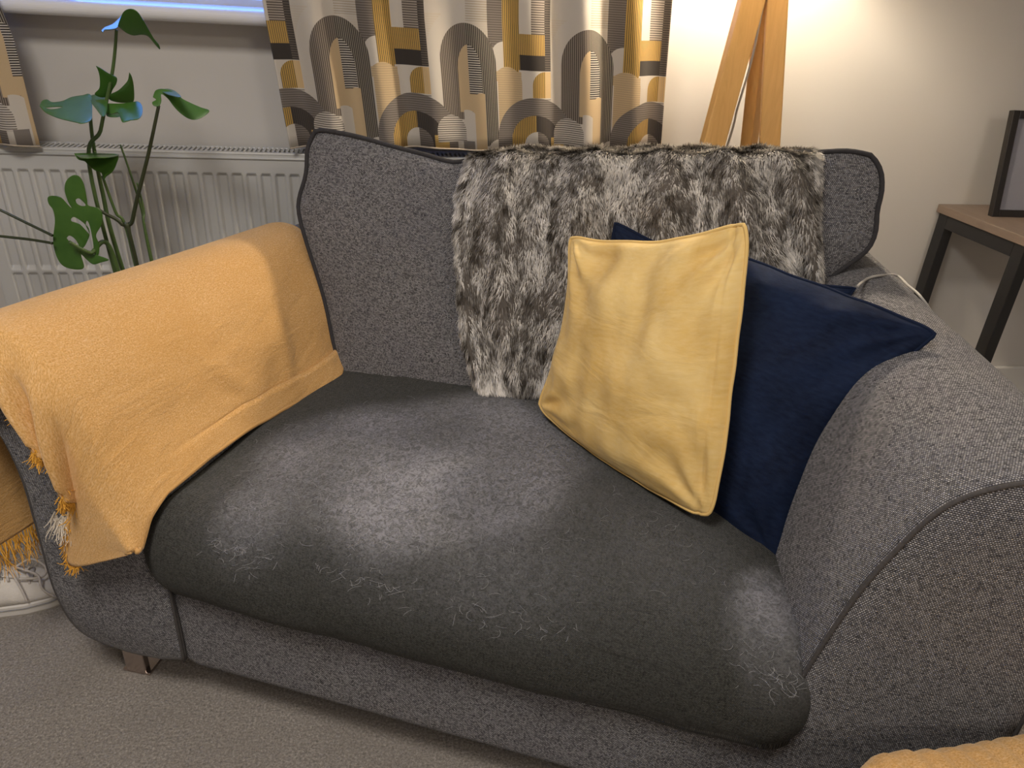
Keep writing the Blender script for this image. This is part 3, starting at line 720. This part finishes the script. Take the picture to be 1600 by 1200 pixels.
# ------------------------------------------------------------------ scatter cushions
def pillow(name, BL, BR, TR, TL, T, mat, label, group=None, inw=.05, seed=0, seam=None, ear=.0, bend=0., crease=1.):
    n = 96; C4 = [np.array(p, float) for p in (BL, BR, TR, TL)]; BL, BR, TR, TL = C4; cen = sum(C4) / 4
    N_ = np.cross((BR + TR - BL - TL), (TL + TR - BL - BR)); N_ /= np.linalg.norm(N_)
    if N_[1] > 0: N_ = -N_
    def edge(a, b, k):
        m = []; 
        for s in np.linspace(0, 1, 60):
            p = a + (b - a) * s; inn = cen - (a + b) / 2; inn /= np.linalg.norm(inn)
            q = (math.sin(math.pi * s)) ** .75; m.append(p + inn * (k * q + .004 * nz(s * 6, seed, k * 50) * q))
        return np.array(m)
    inw = inw if hasattr(inw, '__len__') else [inw] * 4                            # bottom, right, top, left
    G = coons(edge(BL, BR, inw[0]), edge(BR, TR, inw[1]), edge(TL, TR, inw[2]), edge(BL, TL, inw[3]), n, n)
    Fm, Bm = G.copy(), G.copy()
    for i in range(n):
        for j in range(n):
            x, y = 2 * i / (n - 1) - 1, 2 * j / (n - 1) - 1
            h = T / 2 * (max(0, 1 - abs(x) ** 2.3) ** .62) * (max(0, 1 - abs(y) ** 2.3) ** .62)
            rim = min(1, (1 - max(abs(x), abs(y))) * 7)
            wr = 0
            for cx, cy, am in ((-1, -1, .8), (1, -1, .8), (1, 1, 1), (-1, 1, 1.2)):
                ddx, ddy = x - cx, y - cy; rr = math.hypot(ddx, ddy); th = math.atan2(ddy, ddx)
                wr += am * math.sin(th * 11 + seed + 3 * nz(rr * 1.2, seed)) * math.exp(-rr * 1.7) * min(1, rr * 3)
            wr = (wr * .006 + .006 * nz(x * 1.6 + seed, y * 2.4, 4) + .0035 * nz(x * 5 + seed, y * 3, 8)) * rim * crease
            wr += .0045 * math.sin((x * 5 + .9 * math.sin(y * 3 + seed) + y * 1.4) * 2.1 + seed) * max(0, y + .1) * rim * crease
            bd = bend * (1 - y * y)
            sm = 0
            if seam: 
                if abs(x - seam) < .03: sm = -.006 * (1 - abs(x - seam) / .03)
            cc = max(0, abs(x * y) - .80) / .20; G[i, j] = G[i, j] + (cen - G[i, j]) / np.linalg.norm(cen - G[i, j]) * .010 * cc * cc
            Fm[i, j] = G[i, j] + N_ * (h + wr + bd + sm); Bm[i, j] = G[i, j] - N_ * (h - bd + .3 * wr)
    e = tag(empty(name, w(cen), AS), label, 'cushion', group)
    Fw, Bw = tow(Fm), tow(Bm)
    s_ = np.linalg.norm(BR - BL); uvg = np.stack(np.meshgrid(np.linspace(0, s_, n), np.linspace(0, s_, n), indexing='ij'), -1)
    V = np.concatenate([Fw.reshape(-1, 3), Bw.reshape(-1, 3)]); fs = grid_faces(n, n) + grid_faces(n, n, n * n, flip=True)
    mesh('cover', V, fs, mat, e, np.concatenate([uvg.reshape(-1, 2)] * 2))
    bd_ = border(Fm); tube('piping', tow(np.array([resample(bd_, 260)[:-1]]))[0], .0032, mat, e, 6, True)
    return e
Q = lambda px, py, v: sp(px, py, (0, 1, 0), v)
pillow('cushion', (.575, .50, .49), (1.06, .47, .47), Q(1345, 447, .53), Q(957, 341, .56), .10, MAT['navy'],
       'navy velvet cushion at the very back, only its corners showing', None, .035, 3)
pillow('cushion', (.70, .385, .475), Q(1217, 888, .13), Q(1473, 520, .28), Q(1085, 372, .46), .13, MAT['navy'],
       'large navy velvet cushion leaning on the right sofa arm behind the yellow one', None, (.0, .045, .0, .0), 9, crease=1.3)
pillow('cushion', Q(838, 634, .40), Q(1112, 812, .14), Q(1170, 343, .26), Q(888, 366, .50), .115, MAT['yellow'],
       'pale yellow velvet cushion with piped edges standing in front of the navy ones', None, (-.018, -.006, .024, .03), 1, .88, crease=1.7)

# cable over the right arm
def proj(p): q = MC.T @ (np.asarray(p) - CP); return np.array([800 + F * q[0] / q[2], 600 + F * q[1] / q[2]])
cand = [(k, v, arm_pt(1, k, v)) for k in range(20, 75) for v in np.linspace(.3, .88, 40)]; cpx = np.array([proj(c[2]) for c in cand]); acen = w((1.2, .6, .5))
def on_arm(k, v, off=.004):
    p = arm_pt(1, k, v); c = w((1.20, v, .6)); d = p - c; return p + d / np.linalg.norm(d) * off
cp = [w(Q(1340, 447, .49))]
for x, y in ((1352, 438), (1375, 433), (1402, 431), (1430, 435), (1458, 447)):
    k_, v_, _ = cand[int(np.argmin(((cpx - (x, y)) ** 2).sum(1)))]; cp.append(on_arm(k_, v_))
cp += [on_arm(k, v_) for k in range(k_ + 5, 92, 6)]
cp += [cp[-1] * [1, 1, 0] + [.01, .01, .05], cp[-1] * [1, 1, 0] + [.05, .04, .004], cp[-1] * [1, 1, 0] + [.25, .2, .004]]
tag(tube('charging_cable', catmull(cp, 160), .0026, MAT['cable'], None, 8), 'thin grey cable running over the right sofa arm', 'cable')

# ------------------------------------------------------------------ tripod lamp
lamp = tag(empty('tripod_lamp', (.92, 1.88, 0)), 'honey pine tripod floor lamp behind the right end of the sofa', 'lamp')
def leg(top, bot, wd, dp, az):
    top, bot = np.array(top, float), np.array(bot, float); ax = (bot - top) / np.linalg.norm(bot - top)
    s1 = np.array([math.cos(az), math.sin(az), 0]); s1 -= ax * (s1 @ ax); s1 /= np.linalg.norm(s1); s2 = np.cross(ax, s1)
    P = [top + s1 * a * wd / 2 + s2 * b * dp / 2 for a, b in ((-1, -1), (1, -1), (1, 1), (-1, 1))] + [bot + s1 * a * wd / 2 + s2 * b * dp / 2 for a, b in ((-1, -1), (1, -1), (1, 1), (-1, 1))]
    return bevel(mesh('leg', P, [(0, 1, 2, 3), (7, 6, 5, 4), (0, 4, 5, 1), (1, 5, 6, 2), (2, 6, 7, 3), (3, 7, 4, 0)], MAT['pine'], lamp, smooth=False), .003)
def ext(a, b, zt, zb): a, b = np.array(a), np.array(b); return a + (b - a) * (zt - a[2]) / (b[2] - a[2]), a + (b - a) * (zb - a[2]) / (b[2] - a[2])
leg(*ext(ony(1174, 0, 1.862), ony(1112, 228, 1.832), 1.42, .01), .060, .028, .05)
leg(*ext(ony(1214, 0, 1.87), ony(1202, 228, 1.84), 1.42, .01), .050, .030, -.35)
leg(*ext(ony(1196, 0, 1.90), ony(1170, 228, 1.955), 1.42, .01), .045, .032, .7)
lathe('hub', [(0, 1.40), (.07, 1.40), (.075, 1.41), (.075, 1.43), (.03, 1.44), (.02, 1.50), (.02, 1.54), (0, 1.54)], (.92, 1.88, 0), MAT['black'], lamp)
lathe('bulb', [(0, 1.54), (.014, 1.545), (.02, 1.57), (.033, 1.60), (.03, 1.63), (.015, 1.65), (0, 1.652)], (.92, 1.88, 0), MAT['bulb'], lamp).visible_shadow = True
lathe('lamp_shade', [(.205, 1.50), (.175, 1.78), (.173, 1.78), (.203, 1.50), (.205, 1.50)], (.92, 1.88, 0), MAT['shade'], lamp)
tube('lamp_cable', catmull([(.92, 1.88, 1.42), ony(1184, 50, 1.87), ony(1170, 110, 1.865), ony(1152, 170, 1.87), ony(1137, 226, 1.875), (.84, 1.9, .5), (.8, 1.95, .01)], 60), .003, MAT['cable'], lamp, 8)
for k in range(3):
    a = k * 2.094; tube('shade_spoke', [(.92, 1.88, 1.535), (.92 + .2 * math.cos(a), 1.88 + .2 * math.sin(a), 1.52)], .002, MAT['black'], lamp, 6)

# ------------------------------------------------------------------ side table and picture frame
TX = 1.80; tz = .723
tab = tag(empty('side_table', (2.2, 1.95, 0)), 'side table with brown laminate top and black square metal legs', 'table')
yb, yf = YW - .005, 1.70
box('tabletop', (TX, yf, tz - .026), (TX + .9, yb, tz), MAT['greywood'], tab, .002)
legw = .042
for x in (TX + .006, TX + .85):
    for y in (yb - .01 - legw, 1.785): box('leg', (x, y, 0), (x + .035, y + legw, tz - .026), MAT['black'], tab, .002)
    box('side_rail', (x, 1.785 + legw, tz - .026 - .042), (x + .035, yb - .01 - legw, tz - .026), MAT['black'], tab, .002)
for y in (yb - .03, 1.79): box('cross_rail', (TX + .041, y, tz - .06), (TX + .85, y + .02, tz - .026), MAT['black'], tab, .002)
a0, a1 = onz(1550, 339, tz), None
px_ = a0[0]; b0 = onx(1585, 172, px_ + .0)
pf = tag(empty('picture_frame', tuple(a0)), 'black picture frame standing on the side table', 'picture frame')
upv = np.array([0, b0[1] - a0[1], b0[2] - a0[2]]); Hf = np.linalg.norm(upv); upv /= Hf; rv = np.array([math.cos(.03), -math.sin(.03), 0]); fnv = np.cross(rv, upv)
FP = lambda p: a0 + rv * p[0] + fnv * (-p[1]) + upv * p[2]
Wf = .26; fw = .022
box('frame_bar', (0, 0, 0), (fw, .02, Hf), MAT['blackwood'], pf, .0015, FP); box('frame_bar', (Wf - fw, 0, 0), (Wf, .02, Hf), MAT['blackwood'], pf, .0015, FP)
box('frame_bar', (fw, 0, 0), (Wf - fw, .02, fw), MAT['blackwood'], pf, .0015, FP); box('frame_bar', (fw, 0, Hf - fw), (Wf - fw, .02, Hf), MAT['blackwood'], pf, .0015, FP)
box('print', (fw, .008, fw), (Wf - fw, .012, Hf - fw), MAT['print'], pf, 0, FP); box('backing_board', (.004, .014, .004), (Wf - .004, .019, Hf - .004), MAT['blackwood'], pf, 0, FP)

# ------------------------------------------------------------------ monstera
PY = 1.82
plant = tag(empty('monstera_plant', (-.55, PY, 0)), 'leggy monstera plant in a pot between radiator and left sofa arm', 'plant')
pc = (-.56, PY, 0)
lathe('pot', [(0, 0), (.07, 0), (.085, .02), (.105, .2), (.108, .21), (.1, .21), (.095, .19), (0, .19)], pc, MAT['pot'], plant)
lathe('soil', [(0, .196), (.05, .198), (.096, .192)], pc, MAT['soil'], plant)
def yp(px, py, y=PY): return ony(px, py, y)
root = lambda dx, dy: np.array([pc[0] + dx, pc[1] + dy, .19])
def stem(pts, r0, r1, mat='stem', rt=(0, 0)):
    P = catmull([root(*rt)] + [np.array(p) for p in pts], 40) if rt else catmull([np.array(p) for p in pts], 30)
    tube('stem', P, np.linspace(r0, r1, len(P)), MAT[mat], plant, 8)
stem([yp(180, 395, 1.80), yp(172, 390, 1.80), yp(145, 290, 1.80), yp(158, 200, 1.80), yp(176, 110, 1.79), yp(182, 47, 1.78)][2:], .005, .003, 'stem', (-.03, 0))
stem([yp(185, 400, 1.83), yp(160, 300, 1.83), yp(145, 220, 1.83), yp(139, 155, 1.82)], .006, .0035, 'stem', (0, .02))
stem([yp(207, 390, 1.80), yp(208, 340, 1.80), yp(232, 240, 1.79), yp(248, 165, 1.78)], .006, .0035, 'darkstem', (.02, 0))
stem([yp(208, 388, 1.77), yp(190, 350, 1.77), yp(163, 333, 1.76), yp(150, 325, 1.755)], .005, .003, 'darkstem', (.01, -.03))
stem([yp(232, 384, 1.84), yp(222, 330, 1.85), yp(205, 275, 1.85), yp(188, 226, 1.85)], .004, .002, 'stem', (.04, .02))
stem([yp(231, 384, 1.80), yp(225, 330, 1.81), yp(214, 285, 1.81)], .0035, .002, 'stem', (.04, 0))
stem([yp(205, 385, 1.78), yp(180, 330, 1.77), yp(160, 275, 1.76)], .004, .003, 'stem', (0, -.02))
stem([yp(178, 402, 1.79), yp(140, 395, 1.74), yp(108, 378, 1.72)], .006, .004, 'stem', (-.04, -.02))
stem([yp(-60, 300, 1.76), yp(0, 328, 1.76), yp(45, 350, 1.75), yp(82, 368, 1.73)], .003, .0032, 'darkstem', None)
stem([yp(-60, 362, 1.76), yp(0, 369, 1.76), yp(45, 374, 1.75), yp(82, 380, 1.73)], .003, .0032, 'darkstem', None)
def leaf(poly, y=1.78, tilt=0., curl=.0, holes=(), label=None, dy=None):
    """outline in drawing units at depth y, filled, thickened and curved in depth"""
    import bmesh
    P = catmull(list(poly) + [poly[0]], len(poly) * 6)[:-1]; c = P.mean(0)
    bm = bmesh.new()
    def pos(q):
        d = q - c; yy = y + tilt * d[1] / 100 + curl * (d[0] / 50) ** 2 + (dy[0] * d[0] + dy[1] * d[1] if dy else 0)
        return ony(q[0], q[1], yy)
    vs2 = [bm.verts.new(tuple(pos(q))) for q in P]; es = [bm.edges.new((vs2[i], vs2[(i + 1) % len(vs2)])) for i in range(len(vs2))]
    for h in holes:
        Hh = catmull(list(h) + [h[0]], len(h) * 4)[:-1]; hv = [bm.verts.new(tuple(pos(q))) for q in Hh]; es += [bm.edges.new((hv[i], hv[(i + 1) % len(hv)])) for i in range(len(hv))]
    bmesh.ops.triangle_fill(bm, edges=es, use_beauty=True, use_dissolve=False)
    bmesh.ops.subdivide_edges(bm, edges=[e for e in bm.edges if not e.is_boundary], cuts=1)
    bmesh.ops.triangulate(bm, faces=bm.faces[:])
    me = bpy.data.meshes.new('leaf'); 
    R_ = pm(plant).inverted()
    L = bm.loops.layers.uv.new('UVMap')
    for f in bm.faces:
        for lp in f.loops: lp[L].uv = (lp.vert.co.x, lp.vert.co.z)
    bm.transform(R_); bm.to_mesh(me); bm.free()
    me.polygons.foreach_set('use_smooth', [True] * len(me.polygons))
    o = link('leaf', me, MAT['leaf'], plant); solid(o, .0014, 0); wn_ = o.modifiers.new('wn', 'WEIGHTED_NORMAL'); wn_.weight = 100
    if label: o['label'] = label
    return o
A_ = np.array
leaf([A_(p, float) for p in ((184, 40), (192, 20), (203, 14), (214, 18), (224, 32), (232, 46), (240, 60), (248, 70), (250, 77), (243, 70), (232, 57), (222, 54), (208, 55), (196, 50))], 1.78, dy=(-.0006, .0015), label='topmost drooping leaf')
leaf([A_(p, float) for p in ((158, 48), (164, 43), (176, 38), (187, 28), (190, 24), (184, 42), (174, 46), (163, 47), (161, 51))], 1.785, dy=(.001, -.012))
leaf([A_(p, float) for p in ((62, 166), (66, 158), (74, 156), (82, 160), (98, 158), (112, 152), (130, 149), (138, 147), (143, 152), (144, 175), (142, 188), (128, 193), (118, 191), (100, 187), (84, 182), (70, 175))], 1.76, dy=(0, -.004), holes=[[A_(p, float) for p in ((70, 168), (82, 167), (98, 167), (90, 170), (78, 171))]])
leaf([A_(p, float) for p in ((150, 103), (158, 107), (170, 115), (182, 121), (182, 130), (176, 140), (172, 148), (160, 152), (148, 147), (155, 138), (156, 124), (154, 112))], 1.79, dy=(0, .001))
leaf([A_(p, float) for p in ((202, 113), (206, 120), (209, 135), (209, 157), (200, 160), (186, 160), (172, 156), (170, 149), (184, 142), (194, 133), (200, 125))], 1.80, dy=(.0005, .001))
leaf([A_(p, float) for p in ((140, 150), (150, 148), (166, 150), (168, 162), (166, 176), (160, 182), (150, 170), (143, 160))], 1.77, dy=(0, -.006))
leaf([A_(p, float) for p in ((160, 160), (172, 162), (190, 162), (206, 160), (216, 159), (222, 166), (222, 178), (216, 186), (204, 188), (192, 191), (188, 184), (184, 176), (170, 178), (160, 170))], 1.76, dy=(0, -.003))
leaf([A_(p, float) for p in ((168, 170), (182, 171), (188, 181), (176, 183), (166, 180))], 1.765, dy=(0, -.01))
leaf([A_(p, float) for p in ((239, 152), (243, 142), (252, 139), (264, 141), (272, 144), (280, 150), (286, 155), (300, 162), (314, 168), (327, 173), (318, 182), (306, 187), (294, 185), (282, 177), (272, 167), (262, 154), (252, 147), (252, 158), (248, 166), (240, 165), (238, 160), (244, 156))], 1.78, dy=(0, -.001), label='pointed leaf on the dark right stem')
leaf([A_(p, float) for p in ((250, 141), (262, 139), (274, 143), (283, 152), (270, 150), (258, 146))], 1.772, dy=(0, -.016))
leaf([A_(p, float) for p in ((116, 240), (130, 240), (160, 241), (184, 242), (182, 256), (176, 268), (166, 276), (162, 282), (158, 270), (148, 266), (138, 258), (132, 252), (122, 249))], 1.76, dy=(0, -.001))
leaf([A_(p, float) for p in ((116, 240), (140, 239), (170, 240), (186, 242), (172, 246), (150, 247), (128, 247))], 1.755, dy=(0, -.02))
leaf([A_(p, float) for p in ((83, 370), (86, 345), (83, 328), (76, 318), (75, 308), (84, 306), (96, 309), (106, 320), (112, 325), (106, 314), (101, 296), (104, 282), (114, 274), (124, 276), (131, 288), (136, 312), (138, 321), (152, 325), (160, 334), (158, 352), (150, 368), (155, 382), (154, 398), (148, 398), (145, 375), (140, 352), (136, 345), (134, 352), (140, 366), (134, 382), (128, 390), (127, 400), (131, 418), (118, 421), (100, 416), (90, 404), (84, 385))], 1.74,
     holes=[[A_(p, float) for p in ((118, 312), (124, 310), (134, 320), (128, 322), (120, 318))], [A_(p, float) for p in ((111, 342), (116, 339), (128, 346), (138, 356), (140, 366), (134, 360), (124, 350), (112, 346))], [A_(p, float) for p in ((104, 372), (109, 368), (118, 374), (124, 386), (116, 382), (108, 377))]], label='large split leaf hanging low by the radiator', dy=(0, .0002))
leaf([A_(p, float) for p in ((106, 378), (118, 384), (130, 392), (142, 396), (156, 400), (170, 406), (158, 410), (146, 413), (136, 406), (128, 398), (116, 388))], 1.75)

# ------------------------------------------------------------------ sneaker
def sneaker():
    org = np.array([-.700, 1.415, 0]); ang = math.radians(12); dx = np.array([math.cos(ang), math.sin(ang), 0]); dy = np.array([-math.sin(ang), math.cos(ang), 0])
    X = lambda l, s, z: org + dx * (-l) + dy * s + np.array([0, 0, z])               # l from the toe backwards
    e = tag(empty('sneaker', tuple(X(.14, 0, 0)), ang), 'white canvas lace up sneaker beside the left sofa arm', 'shoe')
    ls = np.linspace(0, .28, 40)
    def half(l): return float(np.interp(l, [0, .006, .02, .045, .09, .15, .2, .25, .272, .28], [.004, .022, .036, .046, .05, .043, .036, .034, .022, .004]))
    def rings(prof):
        G = np.zeros((len(ls), len(prof), 3))
        for i, l in enumerate(ls):
            for k, (a, z) in enumerate(prof): G[i, k] = X(l, half(l) * a, z if not callable(z) else z(l))
        return G
    so = rings([(-1.0, .0), (-1.06, .006), (-1.06, .028), (-1.0, .032), (1.0, .032), (1.06, .028), (1.06, .006), (1.0, .0)])
    mesh('sole', so.reshape(-1, 3), grid_faces(40, 8, 0, True, True) + [tuple(range(8)), tuple(range(39 * 8, 40 * 8))[::-1]], MAT['rubber'], e, smooth=False)
    tube('sole_stripe', [X(l, -half(l) * 1.08, .022) for l in ls[1:]], .0013, MAT['fluff'], e, 6)
    ht = lambda l: float(np.interp(l, [0, .02, .05, .08, .12, .17, .22, .28], [.034, .045, .058, .07, .09, .098, .09, .085]))
    G = np.zeros((40, 17, 3))
    for i, l in enumerate(ls):
        for k in range(17):
            a = math.pi * k / 16; r = half(l) * .98; op = l > .13 and 5 < k < 11
            G[i, k] = X(l, -r * math.cos(a) * (1 - .25 * math.sin(a) * (l > .1)), .03 + (ht(l) - .03) * math.sin(a) ** .7 - (.03 if op else 0))
    o = mesh('upper', G.reshape(-1, 3), grid_faces(40, 17, 0), MAT['canvas'], e, np.stack(np.meshgrid(ls, np.linspace(0, .12, 17), indexing='ij'), -1).reshape(-1, 2)); solid(o, .003, 0)
    mesh('toe_cap', np.array([G[i, k] + [0, 0, .002] for i in range(0, 8) for k in range(17)]), grid_faces(8, 17), MAT['rubber'], e)
    tg = np.array([[X(l, s, ht(l) + .004 - .01 * abs(s) / .02 * .3) for s in np.linspace(-.02, .02, 5)] for l in np.linspace(.07, .17, 10)])
    solid(sheet('tongue', tg, MAT['canvas'], e), .004, 0)
    for k in range(5):
        l = .075 + k * .018; z = ht(l) + .008
        tube('lace', catmull([X(l, -.027, z - .012), X(l + .003, -.012, z + .002), X(l + .006, .0, z + .004), X(l + .004, .013, z + .001), X(l, .027, z - .012)], 14), .0028, MAT['lace'], e, 6)
    tube('lace', catmull([X(.10, 0, .095), X(.08, -.02, .10), X(.055, -.03, .085), X(.05, -.045, .06), X(.03, -.055, .04)], 30), .0025, MAT['lace'], e, 6)
    tube('lace', catmull([X(.10, 0, .095), X(.07, .012, .10), X(.045, .0, .08), X(.05, -.025, .075), X(.09, -.03, .085)], 30), .0025, MAT['lace'], e, 6)
    tube('lace', catmull([X(.12, 0, .10), X(.10, -.03, .105), X(.085, -.05, .07), X(.08, -.058, .045)], 30), .0025, MAT['lace'], e, 6)
    V, Fc = [], []
    for _ in range(900):
        p = X(rng.uniform(.12, .2), rng.uniform(-.03, .03), .085); d = rng.normal(0, 1, 3); d[2] = abs(d[2]) + .8; d /= np.linalg.norm(d); s_ = np.cross(d, [0, 1, 0]); k = len(V)
        V += [p + s_ * .001, p - s_ * .001, p + d * rng.uniform(.02, .035)]; Fc.append((k, k + 1, k + 2))
    join_tris('fluffy_lining', V, Fc, MAT['fluff'], e)
sneaker()

# ------------------------------------------------------------------ footstool with a folded mustard throw in the near corner
fs = tag(empty('footstool', (.95, .2, 0)), 'low dark upholstered footstool under the yellow throw, nearest the camera', 'footstool')
fx0, fy1, fz = float(onz(1300, 1178, .48)[0]), float(onz(1480, 1163, .48)[1]), .48
idw = lambda p: np.asarray(p)
rounded('padded_top', (fx0 + .03, fy1 - .5, .16), (fx0 + .65, fy1 - .02, fz - .02), .04, MAT['sofa'], fs, 12, frame=idw)
for x in (fx0 + .08, fx0 + .6):
    for y in (fy1 - .45, fy1 - .08): lathe('leg', [(0, 0), (.012, 0), (.018, .16), (0, .16)], (x, y, 0), MAT['black'], fs, 16)
ns, nt = 80, 60; G = np.zeros((ns, nt, 3))
pth = catmull([(fy1 + .012, .36), (fy1 + .012, .42), (fy1 + .004, .465), (fy1 - .03, .487), (fy1 - .15, .49), (fy1 - .35, .49), (fy1 - .5, .48)], nt)
for i in range(ns):
    s = i / (ns - 1); x = fx0 - .0 + .68 * s
    for j in range(nt):
        y, z = pth[j]; k = math.exp(-(s / .06) ** 2); G[i, j] = (x, y - .03 * k + .006 * nz(s * 7, j * .05), z - .035 * k + .003 * math.sin(s * 150) * (.4 + .6 * (j > 12)) + .006 * nz(s * 5, 3))
th_ = tag(empty('throw_blanket', (fx0 + .3, fy1 - .2, .5)), 'mustard ribbed throw folded on the footstool in the bottom right corner', 'blanket')
sheet('cloth', G, MAT['wool'], th_, None, .006, 0)
